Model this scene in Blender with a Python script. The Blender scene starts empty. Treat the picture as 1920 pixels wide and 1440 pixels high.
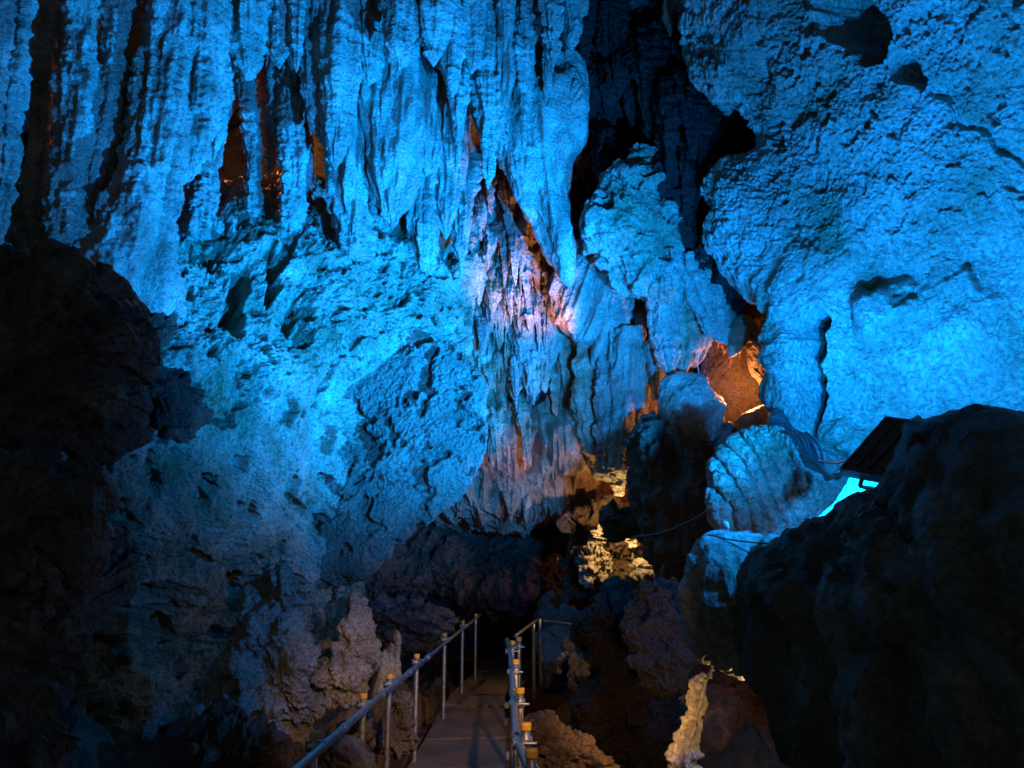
import bpy, math, random
import numpy as np
from mathutils import Vector
R = math.radians
rng = np.random.default_rng(7)
random.seed(7)
S = bpy.context.scene
COL = S.collection

# ------------------------------------------------------------------ camera
PITCH = R(11.8); F = 1442.0; CAMZ = 2.27
cam_d = bpy.data.cameras.new('camera'); cam = bpy.data.objects.new('camera', cam_d); COL.objects.link(cam)
cam_d.lens = F / 1920 * 36; cam_d.sensor_width = 36; cam_d.clip_start = .05; cam_d.clip_end = 200
cam.location = (0, 0, CAMZ); cam.rotation_euler = (R(90) + PITCH, 0, 0)
S.camera = cam
# ------------------------------------------------------------------ world: a closed cave, hardly any ambient light
w = bpy.data.worlds.new('World'); S.world = w; w.use_nodes = True
w.node_tree.nodes['Background'].inputs[0].default_value = (.30, .40, .48, 1)
w.node_tree.nodes['Background'].inputs[1].default_value = .16
S.view_settings.view_transform = 'Standard'; S.view_settings.look = 'None'
S.view_settings.exposure = 0; S.view_settings.gamma = 1
S.render.engine = 'CYCLES'
S.cycles.max_bounces = 4; S.cycles.diffuse_bounces = 4; S.cycles.use_denoising = True

def at(px, py, Y):
    px = np.asarray(px, float); py = np.asarray(py, float); Y = np.asarray(Y, float)
    a = (px - 960) / F; v = (720 - py) / F
    dy = math.cos(PITCH) - v * math.sin(PITCH); dz = math.sin(PITCH) + v * math.cos(PITCH)
    t = Y / dy
    return np.stack([a * t, Y + 0 * t, CAMZ + dz * t], -1)
def atz(px, py, z):
    a = (px - 960) / F; v = (720 - py) / F
    dy = math.cos(PITCH) - v * math.sin(PITCH); dz = math.sin(PITCH) + v * math.cos(PITCH)
    t = (z - CAMZ) / dz
    return np.array([a * t, dy * t, z])
def mpp(Y): return Y / F        # metres per photo pixel

# ------------------------------------------------------------------ lamps
def spot(name, loc, target, power, color, size, blend=1., radius=.12):
    l = bpy.data.lights.new(name, 'SPOT'); o = bpy.data.objects.new(name, l); COL.objects.link(o)
    o.location = loc; d = Vector(target) - Vector(loc)
    o.rotation_euler = d.to_track_quat('-Z', 'Y').to_euler()
    l.energy = power; l.color = color; l.spot_size = R(size); l.spot_blend = blend; l.shadow_soft_size = radius
    return o
def point(name, loc, power, color, radius=.08):
    l = bpy.data.lights.new(name, 'POINT'); o = bpy.data.objects.new(name, l); COL.objects.link(o)
    o.location = loc; l.energy = power; l.color = color; l.shadow_soft_size = radius
    return o
BLUE = (.001, .255, 1.0); AZURE = (.001, .235, 1.0); VIOL = (.03, .24, 1.0)
WARM = (1, .55, .22); ORG = (1, .36, .12); YEL = (1, .62, .22)
#LIGHTS
spot('flood_left', at(1618, 868, 5.44), at(780, 480, 11.5), 15000, BLUE, 84, 1., .04)
spot('relief_spot_low', at(1545, 893, 8.95), at(690, 480, 12.0), 20000, BLUE, 76, 1., .04)  # added spot raking the left wall to strengthen its relief
spot('flood_spill', at(1616, 862, 5.42), at(1400, 985, 6.8), 1150, BLUE, 146, .5, .05)
spot('flood_right', at(1690, 862, 6.1), at(1720, 350, 8.6), 4300, AZURE, 118, .7, .04)
spot('relief_spot_slope', at(1700, 840, 6.9), at(1560, 150, 8.6), 1300, AZURE, 130, .9, .04)  # added low spot grazing the right wall to bring out relief
spot('flood_columns', at(1400, 300, 4.0), at(330, 200, 9), 90, VIOL, 50, 1, .05)
point('lamp_alcove', at(1400, 730, 13.2), 140, ORG)
spot('lamp_drapery', at(1060, 700, 12.8), at(940, 420, 14.5), 800, (1, .34, .08), 60)
spot('lamp_orange_teeth', at(985, 905, 13.9), at(930, 800, 15), 18, ORG, 90)
point('lamp_upper_left', at(475, 300, 13.3), 80, ORG)
point('lamp_yellow', at(1160, 985, 12.95), 80, YEL, .04)
spot('lamp_path', at(1236, 1340, 6.2), at(1020, 1240, 10), 75, WARM, 100, .5, .03)
point('lamp_ledge', at(1425, 1350, 6.35), 17, YEL, .03)
spot('path_fill', (1.4, .6, 4.2), (-1.0, 9.4, 0), 1900, (1, .60, .38), 26, 1, .05)  # made-up fill light for the walkway, no real source here
#ENDLIGHTS

# ------------------------------------------------------------------ numpy noise
def _h(ix, iy, iz, s):
    n = (ix * 374761393 + iy * 668265263 + iz * 2147483647 + s * 1274126177) & 0xffffffff
    n = (n ^ (n >> 13)) * 1274126177 & 0xffffffff
    n = (n ^ (n >> 16)) * 2246822519 & 0xffffffff
    return ((n ^ (n >> 15)) & 0xffffff).astype(np.float32) / 16777215.0
def vnoise(P, s=0):
    P = np.asarray(P, np.float64); I = np.floor(P).astype(np.int64); f = (P - I).astype(np.float32)
    u = f * f * f * (f * (f * 6 - 15) + 10); x, y, z = I[..., 0], I[..., 1], I[..., 2]
    r = 0
    for a in (0, 1):
        wa = u[..., 0] if a else 1 - u[..., 0]
        for b in (0, 1):
            wb = u[..., 1] if b else 1 - u[..., 1]
            for c in (0, 1):
                wc = u[..., 2] if c else 1 - u[..., 2]
                r = r + wa * wb * wc * _h(x + a, y + b, z + c, s)
    return r * 2 - 1
def fbm(P, sc, oct=4, s=0, gain=.5):
    r = 0; a = 1; t = 0; P = np.asarray(P) * sc
    for i in range(oct):
        r = r + a * vnoise(P + 17.3 * i, s + i); t += a; a *= gain; P = P * 2.03
    return r / t * 1.6
def ridged(P, sc, oct=3, s=0):
    r = 0; a = 1; t = 0; P = np.asarray(P) * sc
    for i in range(oct):
        r = r + a * (1 - 2.2 * np.abs(vnoise(P + 9.1 * i, s + i))); t += a; a *= .5; P = P * 2.1
    return r / t
def worley(P, sc, s=0):
    P = np.asarray(P, np.float64) * sc; I = np.floor(P).astype(np.int64); f = P - I
    d1 = np.full(P.shape[:-1], 9., np.float32)
    for a in (-1, 0, 1):
        for b in (-1, 0, 1):
            for c in (-1, 0, 1):
                x, y, z = I[..., 0] + a, I[..., 1] + b, I[..., 2] + c
                dx = a + _h(x, y, z, s) - f[..., 0]; dy = b + _h(x, y, z, s + 7) - f[..., 1]; dz = c + _h(x, y, z, s + 13) - f[..., 2]
                d1 = np.minimum(d1, (dx * dx + dy * dy + dz * dz).astype(np.float32))
    return np.sqrt(d1)
def stretch(P, k, lean=0.):
    Q = np.array(P, float); Q[..., 0] = Q[..., 0] + lean * Q[..., 2]; Q[..., 2] *= k; return Q
def smooth(x, a, b):
    t = np.clip((x - a) / (b - a), 0, 1); return t * t * (3 - 2 * t)

# rock textures: displacement in metres as a function of world position
def T_pop(P, amp=1., f=9.):            # cave popcorn with pits
    m = .5 + .5 * fbm(P, .8, 3, 90)
    return amp * (.30 * fbm(P, .5, 3, 3) + .10 * fbm(P, 2.2, 3, 5) + .075 * (.45 - worley(P + .05 * vnoise(P * 6, 2)[..., None], f, 11)) * (.5 + m)
                  - .24 * smooth(fbm(P, 3.6, 3, 31), .22, .5) + .05 * (.5 - worley(P, 24, 19)))
def T_flute(P, amp=1., lean=0., f=2.2):
    Q = stretch(P, .16, lean)
    return amp * (.22 * ridged(Q, f, 3, 21) + .16 * fbm(P, .7, 3, 8) + .05 * fbm(P, 4, 4, 12) + .02 * (.5 - worley(P, 12, 4)))
def T_smooth(P, amp=1.):
    return amp * (.20 * fbm(P, .6, 3, 41) + .05 * fbm(P, 2.5, 4, 43) + .022 * (.5 - worley(P, 8, 44)))
def T_rough(P, amp=1.):
    return amp * (.30 * fbm(P, .9, 5, 51, .55) + .07 * (.5 - worley(P, 4, 52)) + .05 * ridged(P, 5, 3, 54))
def T_crag(P, amp=1.):
    Q = P + .15 * fbm(P, 2, 2, 98)[..., None]
    return amp * (.22 * fbm(Q, 2.2, 5, 91, .62) + .09 * (.5 - worley(Q, 5, 92)) + .05 * ridged(Q, 8, 2, 94))
def T_stal(P, amp=1.):                 # drip-stone: rings + knobs
    Q = np.array(P, float); Q[..., :2] *= .5
    return amp * (.02 * (.5 - worley(P, 22, 67)) + .045 * ridged(Q, 4.5, 2, 61) + .04 * fbm(P, 2.2, 3, 63) + .03 * (.5 - worley(P, 9, 64)))

# ------------------------------------------------------------------ materials
def mat(name, c1, c2, c3=None, rough=.48, scale=1.2, bump=.8, bscale=22., spec=.4, dark=.0):
    m = bpy.data.materials.new(name); m.use_nodes = True; nt = m.node_tree; N = nt.nodes; L = nt.links
    b = N['Principled BSDF']; b.inputs['Specular IOR Level'].default_value = spec
    g = N.new('ShaderNodeNewGeometry')
    n1 = N.new('ShaderNodeTexNoise'); n1.inputs['Scale'].default_value = scale; n1.inputs['Detail'].default_value = 4; n1.inputs['Roughness'].default_value = .65
    L.new(g.outputs['Position'], n1.inputs['Vector'])
    cr = N.new('ShaderNodeValToRGB'); e = cr.color_ramp.elements
    e[0].position = .34; e[0].color = (*c1, 1); e[1].position = .62; e[1].color = (*c2, 1)
    if c3: x = e.new(.75); x.color = (*c3, 1)
    L.new(n1.outputs['Fac'], cr.inputs['Fac'])
    n2 = N.new('ShaderNodeTexNoise'); n2.inputs['Scale'].default_value = scale * 22; n2.inputs['Detail'].default_value = 3; n2.inputs['Roughness'].default_value = .7
    L.new(g.outputs['Position'], n2.inputs['Vector'])
    mr = N.new('ShaderNodeMapRange'); mr.inputs[1].default_value = .3; mr.inputs[2].default_value = .7; mr.inputs[3].default_value = .42; mr.inputs[4].default_value = 1.22
    L.new(n2.outputs['Fac'], mr.inputs[0])
    mx = N.new('ShaderNodeMix'); mx.data_type = 'RGBA'; mx.blend_type = 'MULTIPLY'; mx.inputs[0].default_value = 1
    L.new(cr.outputs[0], mx.inputs[6]); L.new(mr.outputs[0], mx.inputs[7]); L.new(mx.outputs[2], b.inputs['Base Color'])
    # relief
    v = N.new('ShaderNodeTexVoronoi'); v.inputs['Scale'].default_value = bscale; v.feature = 'F1'
    n3 = N.new('ShaderNodeTexNoise'); n3.inputs['Scale'].default_value = bscale * 2.2; n3.inputs['Detail'].default_value = 4; n3.inputs['Roughness'].default_value = .7
    L.new(g.outputs['Position'], v.inputs['Vector']); L.new(g.outputs['Position'], n3.inputs['Vector'])
    ad = N.new('ShaderNodeMath'); ad.operation = 'MULTIPLY_ADD'; ad.inputs[1].default_value = -.6
    L.new(v.outputs['Distance'], ad.inputs[0]); L.new(n3.outputs['Fac'], ad.inputs[2])
    bp = N.new('ShaderNodeBump'); bp.inputs['Strength'].default_value = bump; bp.inputs['Distance'].default_value = .10
    L.new(ad.outputs[0], bp.inputs['Height']); L.new(bp.outputs[0], b.inputs['Normal'])
    r2 = N.new('ShaderNodeMapRange'); r2.inputs[3].default_value = rough - .2; r2.inputs[4].default_value = rough + .2
    L.new(n2.outputs['Fac'], r2.inputs[0]); L.new(r2.outputs[0], b.inputs['Roughness'])
    return m
M = dict(
  lime=mat('pale_limestone', (.30, .24, .18), (.62, .54, .44), (.75, .68, .58)),
  pop=mat('popcorn_limestone', (.15, .19, .10), (.50, .50, .38), (.68, .66, .54), bump=.9, bscale=16),
  flow=mat('flowstone', (.22, .25, .15), (.58, .54, .44), (.74, .70, .62), bump=.9, bscale=18, rough=.4, scale=.8),
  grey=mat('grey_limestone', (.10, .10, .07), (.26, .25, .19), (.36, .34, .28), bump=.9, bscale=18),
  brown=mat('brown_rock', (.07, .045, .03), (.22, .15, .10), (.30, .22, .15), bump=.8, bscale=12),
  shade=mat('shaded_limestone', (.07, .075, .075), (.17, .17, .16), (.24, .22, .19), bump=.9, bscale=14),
  umber=mat('dark_reddish_rock', (.05, .028, .018), (.14, .08, .05), (.2, .12, .08), bump=.9, bscale=14),  # darker, redder variant of the brown rock
  slate=mat('slate_limestone', (.09, .11, .08), (.20, .21, .16), (.36, .35, .29), bump=1., bscale=20),
  deep_shade=mat('shade_painted_rock', (.010, .006, .004), (.026, .014, .009), (.05, .028, .02), bump=.8, bscale=10),  # near-black colour standing in for deep shadow, in cleft and gully
  dark=mat('dark_rock', (.035, .027, .022), (.10, .085, .07), (.14, .12, .10), bump=.7, bscale=10),
  rust=mat('iron_stained_limestone', (.30, .13, .06), (.60, .42, .28), (.70, .6, .48), scale=1.6, bump=.6),
)
def simple(name, col, rough=.5, metal=0., emit=None, es=0.):
    m = bpy.data.materials.new(name); m.use_nodes = True; nt = m.node_tree; N = nt.nodes; L = nt.links
    b = N['Principled BSDF']; b.inputs['Metallic'].default_value = metal
    g = N.new('ShaderNodeNewGeometry'); n = N.new('ShaderNodeTexNoise'); n.inputs['Scale'].default_value = 30; n.inputs['Detail'].default_value = 6
    L.new(g.outputs['Position'], n.inputs['Vector'])
    cr = N.new('ShaderNodeValToRGB'); e = cr.color_ramp.elements; e[0].position = .35; e[1].position = .65
    e[0].color = (*[c * .6 for c in col], 1); e[1].color = (*col, 1)
    L.new(n.outputs['Fac'], cr.inputs['Fac']); L.new(cr.outputs[0], b.inputs['Base Color'])
    r2 = N.new('ShaderNodeMapRange'); r2.inputs[3].default_value = rough - .12; r2.inputs[4].default_value = rough + .15
    L.new(n.outputs['Fac'], r2.inputs[0]); L.new(r2.outputs[0], b.inputs['Roughness'])
    if emit: b.inputs['Emission Color'].default_value = (*emit, 1); b.inputs['Emission Strength'].default_value = es
    return m
M.update(steel=simple('galvanised_steel', (.42, .42, .43), .42, .85), cap=simple('yellow_plastic', (.75, .38, .03), .45),
         deck=mat('worn_deck_plate', (.10, .062, .040), (.19, .12, .075), (.26, .18, .12), scale=2.2, bump=.25, bscale=60, rough=.5), black=simple('black_painted_metal', (.10, .10, .11), .4, .2),
         cable=simple('black_cable', (.03, .03, .035), .35), white=simple('white_plastic', (.75, .75, .75), .4),
         glass=simple('lamp_glass', (.3, .5, .6), .2, 0, (.02, .55, 1.), 6.))

# ------------------------------------------------------------------ object helpers
def tag(o, label=None, cat=None, group=None, kind=None):
    if label: o['label'] = label
    if cat: o['category'] = cat
    if group: o['group'] = group
    if kind: o['kind'] = kind
    return o
def mesh_obj(name, V, Fq, m, parent=None, smooth_=True):
    V = np.asarray(V, np.float32).reshape(-1, 3); Fq = np.asarray(Fq, np.int32)
    me = bpy.data.meshes.new(name); n, k = Fq.shape
    me.vertices.add(len(V)); me.vertices.foreach_set('co', V.ravel())
    me.loops.add(n * k); me.loops.foreach_set('vertex_index', Fq.ravel())
    me.polygons.add(n); me.polygons.foreach_set('loop_start', np.arange(0, n * k, k, dtype=np.int32))
    me.polygons.foreach_set('use_smooth', np.full(n, smooth_, bool))
    me.update(calc_edges=True); me.validate(); me.materials.append(m)
    o = bpy.data.objects.new(name, me); COL.objects.link(o)
    if parent: o.parent = parent
    return o
def grid_faces(nv, nu, wrap=False):
    i = np.arange(nv - 1)[:, None] * nu; j = np.arange(nu if wrap else nu - 1)[None]; j2 = (j + 1) % nu
    return np.stack([i + j, i + j2, i + nu + j2, i + nu + j], -1).reshape(-1, 4)
def cr_interp(A, n, axis=0, closed=False):
    A = np.moveaxis(np.asarray(A, float), axis, 0); k = len(A)
    if closed:
        t = np.linspace(0, k, n, endpoint=False); i = np.floor(t).astype(int); f = t - i
        p = [A[(i + d) % k] for d in (-1, 0, 1, 2)]
    else:
        t = np.linspace(0, k - 1, n); i = np.minimum(np.floor(t).astype(int), k - 2); f = t - i
        B = np.concatenate([2 * A[:1] - A[1:2], A, 2 * A[-1:] - A[-2:-1]]); p = [B[i + d] for d in (0, 1, 2, 3)]
    f = f.reshape(-1, *([1] * (A.ndim - 1)))
    r = .5 * (2 * p[1] + (p[2] - p[0]) * f + (2 * p[0] - 5 * p[1] + 4 * p[2] - p[3]) * f ** 2 + (-p[0] + 3 * p[1] - 3 * p[2] + p[3]) * f ** 3)
    return np.moveaxis(r, 0, axis)
def gnormals(G, wrap=False):
    if wrap: du = np.roll(G, -1, 1) - np.roll(G, 1, 1)
    else: du = np.gradient(G, axis=1)
    dv = np.gradient(G, axis=0); n = np.cross(du, dv)
    return n / (np.linalg.norm(n, axis=-1, keepdims=True) + 1e-9)
def sheet(name, rows, nu, nv, tex, m, parent=None, feat=None, jag=None):
    """rows of (px,py,Y); surface displaced towards the open cave"""
    C = np.array(rows, float)
    if C.ndim != 3: raise ValueError(name)
    G = cr_interp(cr_interp(C, nv, 0), nu, 1)
    if jag is not None: G[..., 0] += jag(G[..., 0], G[..., 1])
    PX, PY = G[..., 0].copy(), G[..., 1].copy()
    P = at(PX, PY, G[..., 2]); n = gnormals(P)
    c = np.array([0, 0, CAMZ]) - P
    if (np.sum(n * c, -1)).mean() < 0: n = -n
    d = tex(P)
    if feat is not None: d = d + feat(PX, PY, P)
    P = P + n * d[..., None]
    return mesh_obj(name, P, grid_faces(nv, nu), m, parent)
def tube(name, pts, rad, m, parent=None, tex=None, nu=None, nv=None, res=.03, flat=1., raw=False, lobes=0.):
    """closed body along a spine of (px,py,Y); rad in metres per spine point; flat = depth/width"""
    C = np.array(pts, float); W = C if raw else at(C[:, 0], C[:, 1], C[:, 2])
    L = np.sum(np.linalg.norm(np.diff(W, axis=0), axis=1)); rm = max(rad)
    nv = nv or int(np.clip(L / res, 8, 260)); nu = nu or int(np.clip(2 * math.pi * rm / res, 8, 200))
    Sp = cr_interp(W, nv); r = np.clip(cr_interp(np.array(rad, float)[:, None], nv)[:, 0], .001, None)
    t = np.linspace(0, 1, nv); e = np.minimum(t, 1 - t) * L
    T = np.gradient(Sp, axis=0); T /= np.linalg.norm(T, axis=1, keepdims=True)
    up = np.array([0, 1., 0]) if abs(T[0, 1]) < .9 else np.array([0, 0, 1.])
    A = np.cross(T, up); A /= np.linalg.norm(A, axis=1, keepdims=True); B = np.cross(A, T)
    th = np.linspace(0, 2 * math.pi, nu, endpoint=False)
    G = Sp[:, None] + r[:, None, None] * (np.cos(th)[None, :, None] * A[:, None] + flat * np.sin(th)[None, :, None] * B[:, None])
    if tex is not None:
        n = G - Sp[:, None]; n /= np.linalg.norm(n, axis=-1, keepdims=True) + 1e-9
        k = np.minimum(1, r / .12)[:, None, None]
        G = G + n * tex(G)[..., None] * k
    if lobes:
        n = G - Sp[:, None]
        sd = rng.uniform(0, 99)
        Q = np.stack([np.cos(th)[None] * 1.3 + 0 * r[:, None], np.sin(th)[None] * 1.3 + 0 * r[:, None], (t * L * .5)[:, None] + 0 * th[None]], -1) + sd
        G = G + n * (lobes * fbm(Q, 1.5, 3, 5))[..., None]
    V = np.concatenate([G.reshape(-1, 3), Sp[:1], Sp[-1:]]); N0 = nv * nu
    Fq = grid_faces(nv, nu, True); j = np.arange(nu); j2 = (j + 1) % nu
    c0 = np.stack([j2, j, np.full(nu, N0), np.full(nu, N0)], -1); c1 = np.stack([(nv - 1) * nu + j, (nv - 1) * nu + j2, np.full(nu, N0 + 1), np.full(nu, N0 + 1)], -1)
    me_f = Fq
    V2 = V
    # end caps as tris in the same mesh
    me = bpy.data.meshes.new(name)
    faces4 = Fq; tris = np.concatenate([c0[:, :3], c1[:, :3]])
    nl = len(faces4) * 4 + len(tris) * 3
    me.vertices.add(len(V2)); me.vertices.foreach_set('co', V2.astype(np.float32).ravel())
    me.loops.add(nl); me.loops.foreach_set('vertex_index', np.concatenate([faces4.ravel(), tris.ravel()]).astype(np.int32))
    ls = np.concatenate([np.arange(len(faces4)) * 4, len(faces4) * 4 + np.arange(len(tris)) * 3]).astype(np.int32)
    me.polygons.add(len(ls)); me.polygons.foreach_set('loop_start', ls)
    me.polygons.foreach_set('use_smooth', np.ones(len(ls), bool))
    me.update(calc_edges=True); me.materials.append(m)
    o = bpy.data.objects.new(name, me); COL.objects.link(o)
    if parent: o.parent = parent
    return o
def puff(name, outline, thick, m, Y=None, tex=T_smooth, res=.03, centre=None, amp=1., back=.7, parent=None, power=.5, edge=.5, jagged=.07):
    """closed rounded mass whose silhouette is the outline (px,py[,Y]); star-shaped"""
    O = np.array([(*p, Y) if len(p) == 2 else p for p in outline], float)
    W = at(O[:, 0], O[:, 1], O[:, 2])
    per = np.sum(np.linalg.norm(np.roll(W, -1, 0) - W, axis=1)); nu = int(np.clip(per / res, 24, 1100))
    seg = cr_interp(W, nu, closed=True)
    c = np.array(at(*centre)) if centre is not None else W.mean(0)
    c[1] = W[:, 1].mean() if centre is None or len(centre) < 3 else c[1]
    if jagged:
        R1 = np.linalg.norm(seg - c, axis=1).mean(); q = (seg - c) / R1
        wv = fbm(q + c, 2.2, 5, 23, .62)[:, None]; seg = c + (seg - c) * (1 + jagged * wv)
    R0 = np.linalg.norm(seg - c, axis=1).mean(); nv = int(np.clip(R0 * 1.5 / res, 10, 420))
    th = np.linspace(.02, math.pi - .02, 2 * nv)     # front pole -> rim -> back pole
    r = np.sin(th) ** .8; dep = np.sign(np.cos(th)) * np.abs(np.cos(th)) ** (2 * power)
    dep = np.where(dep > 0, dep * thick, dep * thick * back)
    view = np.array([0, 0, CAMZ]) - c; view /= np.linalg.norm(view); 
    G = c + r[:, None, None] * (seg - c)[None] + dep[:, None, None] * view
    n = gnormals(G, True); out = G - c
    if np.sum(n * out, -1).mean() < 0: n = -n
    d = tex(G) * amp
    fade = edge + (1 - edge) * np.minimum(1, np.abs(np.cos(th)) * 1.6)
    G = G + n * (d * fade[:, None])[..., None]
    # close poles by merging ring ends to the centre
    G[0] = G[0].mean(0); G[-1] = G[-1].mean(0)
    return mesh_obj(name, G, grid_faces(2 * nv, nu, True), m, parent)
def box(name, c, s, m, parent=None, rot=None):
    V = np.array([(x, y, z) for x in (-.5, .5) for y in (-.5, .5) for z in (-.5, .5)]) * np.array(s)
    if rot is not None: V = V @ np.array(rot).T
    V = V + np.array(c)
    return mesh_obj(name, V, [[0, 1, 3, 2], [4, 6, 7, 5], [0, 4, 5, 1], [2, 3, 7, 6], [0, 2, 6, 4], [1, 5, 7, 3]], m, parent, False)
def empty(name, loc=(0, 0, 0)):
    o = bpy.data.objects.new(name, None); COL.objects.link(o); o.empty_display_size = .1
    return o
def gauss(PX, PY, cx, cy, rx, ry, ang=0.):
    a = R(ang); dx, dy = PX - cx, PY - cy
    u = (dx * math.cos(a) + dy * math.sin(a)) / rx; v = (-dx * math.sin(a) + dy * math.cos(a)) / ry
    return u * u + v * v
def bumpf(PX, PY, cx, cy, rx, ry, h, ang=0.):
    g = gauss(PX, PY, cx, cy, rx, ry, ang) + .35 * np.sin(PX * .045 + cy) * np.sin(PY * .05 + cx) + .12 * np.sin(PX * .13 + 2) * np.sin(PY * .15)
    return h * .8 * (np.clip(1 - g, 0, 1) ** .7 * .7 + .5 * np.exp(-g * 1.5))
def pitf(PX, PY, cx, cy, rx, ry, h, ang=0., k=.5): return -h * smooth(1 - gauss(PX, PY, cx, cy, rx, ry, ang), 0, k)

#GEOMETRY
# =================================================================== SETTING
# floor of the cave under the walkway
xs = np.linspace(-9, 9, 420); ys = np.linspace(1.5, 22, 480)
X, Yg = np.meshgrid(xs, ys); P = np.stack([X, Yg, 0 * X], -1)
path_x = np.interp(Yg, [4, 8, 14, 20], [-.55, -.65, -.1, .4]); dxp = np.abs(X - path_x)
H = -.75 + .75 * smooth(dxp, .8, 3.2) * np.where(X < path_x, 1.3, .8) + .45 * fbm(P, .9, 5, 71) * (.5 + smooth(dxp, .6, 1.6)) + .08 * (.5 - worley(P, 3, 72))
H = np.where(dxp < .8, np.minimum(H, -.25), H)
H = H - .02
P[..., 2] = H
tag(mesh_obj('cave_floor', P, grid_faces(480, 420), M['brown']), kind='structure')

# far dark wall and ceiling that close the cave
tag(sheet('cave_wall', [[(-1500, y, 9), (-400, y, 15), (400, y, 19), (1000, y, 20), (1500, y, 18), (2300, y, 14), (3300, y, 8)] for y in (-900, -300, 200, 600, 1000, 1500)], 300, 200, T_rough, M['dark']), kind='structure')
xs = np.linspace(-14, 14, 260); ys = np.linspace(-2, 22, 220); X, Yg = np.meshgrid(xs, ys)
P = np.stack([X, Yg, 13.2 + 0 * X], -1); P[..., 2] += T_rough(P, 1.5) - .02 * X ** 2
tag(mesh_obj('cave_ceiling', P, grid_faces(220, 260), M['dark']), kind='structure')

# left wall: popcorn-covered bulge
def lw(px, dy): return np.interp(px, [-400, 0, 200, 400, 600, 800, 900], [6.5, 7.8, 8.6, 9.6, 10.9, 12.3, 13.0]) + dy
rows = []
for py, dy, ex in ((335, 2.9, 900), (400, 1.9, 900), (480, 1.0, 895), (560, .5, 885), (650, .15, 895), (730, 0, 905), (800, 0, 905), (880, .15, 880), (960, .5, 800), (1040, .9, 730), (1110, 1.3, 700), (1200, 1.5, 690), (1320, 1.2, 640), (1500, .8, 600), (1750, .2, 560)):
    xsr = [-400, -150, 60, 220, 380, 520, 660, ex - 110, ex - 25, ex, ex + 12, ex + 2]
    xsr = sorted(min(v, ex - 25 - 20 * (8 - i)) if i < 8 else v for i, v in enumerate(xsr)) if ex < 800 else xsr
    rows.append([(v, py, lw(min(v, 900), dy) + (.0, .25, .8, 2.2)[max(0, i - 8)]) for i, v in enumerate(xsr)])
def lfeat(PX, PY, P):
    PX = PX + 13 * vnoise(P * 3.1, 5) + 5 * vnoise(P * 9, 8); PY = PY + 18 * vnoise(P * 2.7, 6) + 6 * vnoise(P * 8, 9)
    d = pitf(PX, PY, 455, 560, 26, 75, .5) + pitf(PX, PY, 512, 510, 14, 60, .4) + pitf(PX, PY, 556, 580, 14, 45, .3)
    d = d + .16 * ridged(stretch(P, .12), 3.2, 3, 78) * smooth(PY, 560, 430) * smooth(PX, 400, 470)
    # slanted shelf: smoother grey bulge below a ledge line
    e = PY - np.interp(PX, [560, 620, 760, 900], [760, 690, 655, 640])
    d = d - .30 * smooth(e, 0, 26) * smooth(PX, 560, 640)
    d = d + .18 * ridged(stretch(P, 3.5), .9, 3, 77) * smooth(PY, 900, 1080) * smooth(PX, 700, 560)
    d = d + pitf(PX, PY, 395, 1085, 14, 60, .35, 55)
    d = d + pitf(PX, PY, 370, 930, 28, 22, .4)
    return d
tag(sheet('cave_wall', rows, 760, 900, lambda P: T_pop(P, 1.), M['pop'], feat=lfeat), kind='structure')

# ceiling slope behind the stalactite curtain
rows = []
for py, Yv in ((-350, 11.2), (-150, 11.9), (0, 12.6), (120, 12.9), (240, 13.5), (360, 13.8), (480, 14.0), (620, 14.2)):
    rows.append([(x, py, Yv + dY) for x, dY in ((-300, 5), (-50, 5), (150, 4.6), (395, 3.6), (560, 1.1), (720, .8), (860, .6), (980, .9), (1060, 1.2), (1090, 1.8), (1100, 3.5))])
def cfeat(PX, PY, P):
    PX = PX + 13 * vnoise(P * 3.1, 5) + 5 * vnoise(P * 9, 8); PY = PY + 18 * vnoise(P * 2.7, 6) + 6 * vnoise(P * 8, 9)
    d = 0
    for cx, cy, rx, ry, h in ((432, 290, 22, 80, 1.2), (600, 330, 26, 75, 1.6), (488, 270, 12, 28, .9), (518, 405, 14, 55, .9), (30, 300, 45, 260, 1.6), (195, 120, 22, 180, .8)):
        d = d + pitf(PX, PY, cx, cy, rx, ry, h, 5)
    return d
tag(sheet('cave_ceiling', rows, 620, 480, lambda P: T_flute(P, 1.1, .12) - .3, M['lime'], feat=cfeat), kind='structure')

# back wall of draperies in the middle
rows = []
for py, Yv in ((180, 15.6), (300, 15.2), (420, 14.9), (540, 14.7), (640, 14.5), (740, 14.6), (820, 14.7), (880, 14.9), (930, 15.2), (955, 16.2), (950, 18)):
    rows.append([(x, py + dyy, Yv + dY) for x, dY, dyy in ((800, .6, 20), (880, .2, 20), (960, 0, 25), (1030, 0, 0), (1100, 0, -10), (1160, .3, 0), (1220, .8, 0), (1280, 2., 0))])
def bfeat(PX, PY, P):
    d = .22 * (.5 - worley(stretch(P, .35), 2.6, 81)) + .1 * ridged(stretch(P, .3), 4, 2, 82)
    d = d * smooth(PY, 900, 780)
    d = d + bumpf(PX, PY, 1060, 850, 68, 100, .5) + pitf(PX, PY, 985, 740, 40, 25, .5) + .1 * smooth(PY, 600, 700)
    return d
tag(sheet('cave_wall', rows, 560, 760, lambda P: T_flute(P, .9, 0, 3.), M['rust'], feat=bfeat), kind='structure')

# low back wall under the lip, beyond the walkway
rows = [[(x, py, Yv) for x in (560, 680, 760, 850, 950, 1050, 1150, 1260, 1400)] for py, Yv in ((860, 17), (930, 16.8), (1000, 16.4), (1060, 16), (1110, 15.8), (1130, 16.5), (1150, 18))]
tag(sheet('cave_wall', rows, 520, 260, lambda P: T_rough(stretch(P, 1.5), 1.1) + T_crag(P, 1.1) + .1 * ridged(stretch(P, 4.), .8, 3, 9), M['brown']), kind='structure')

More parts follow.
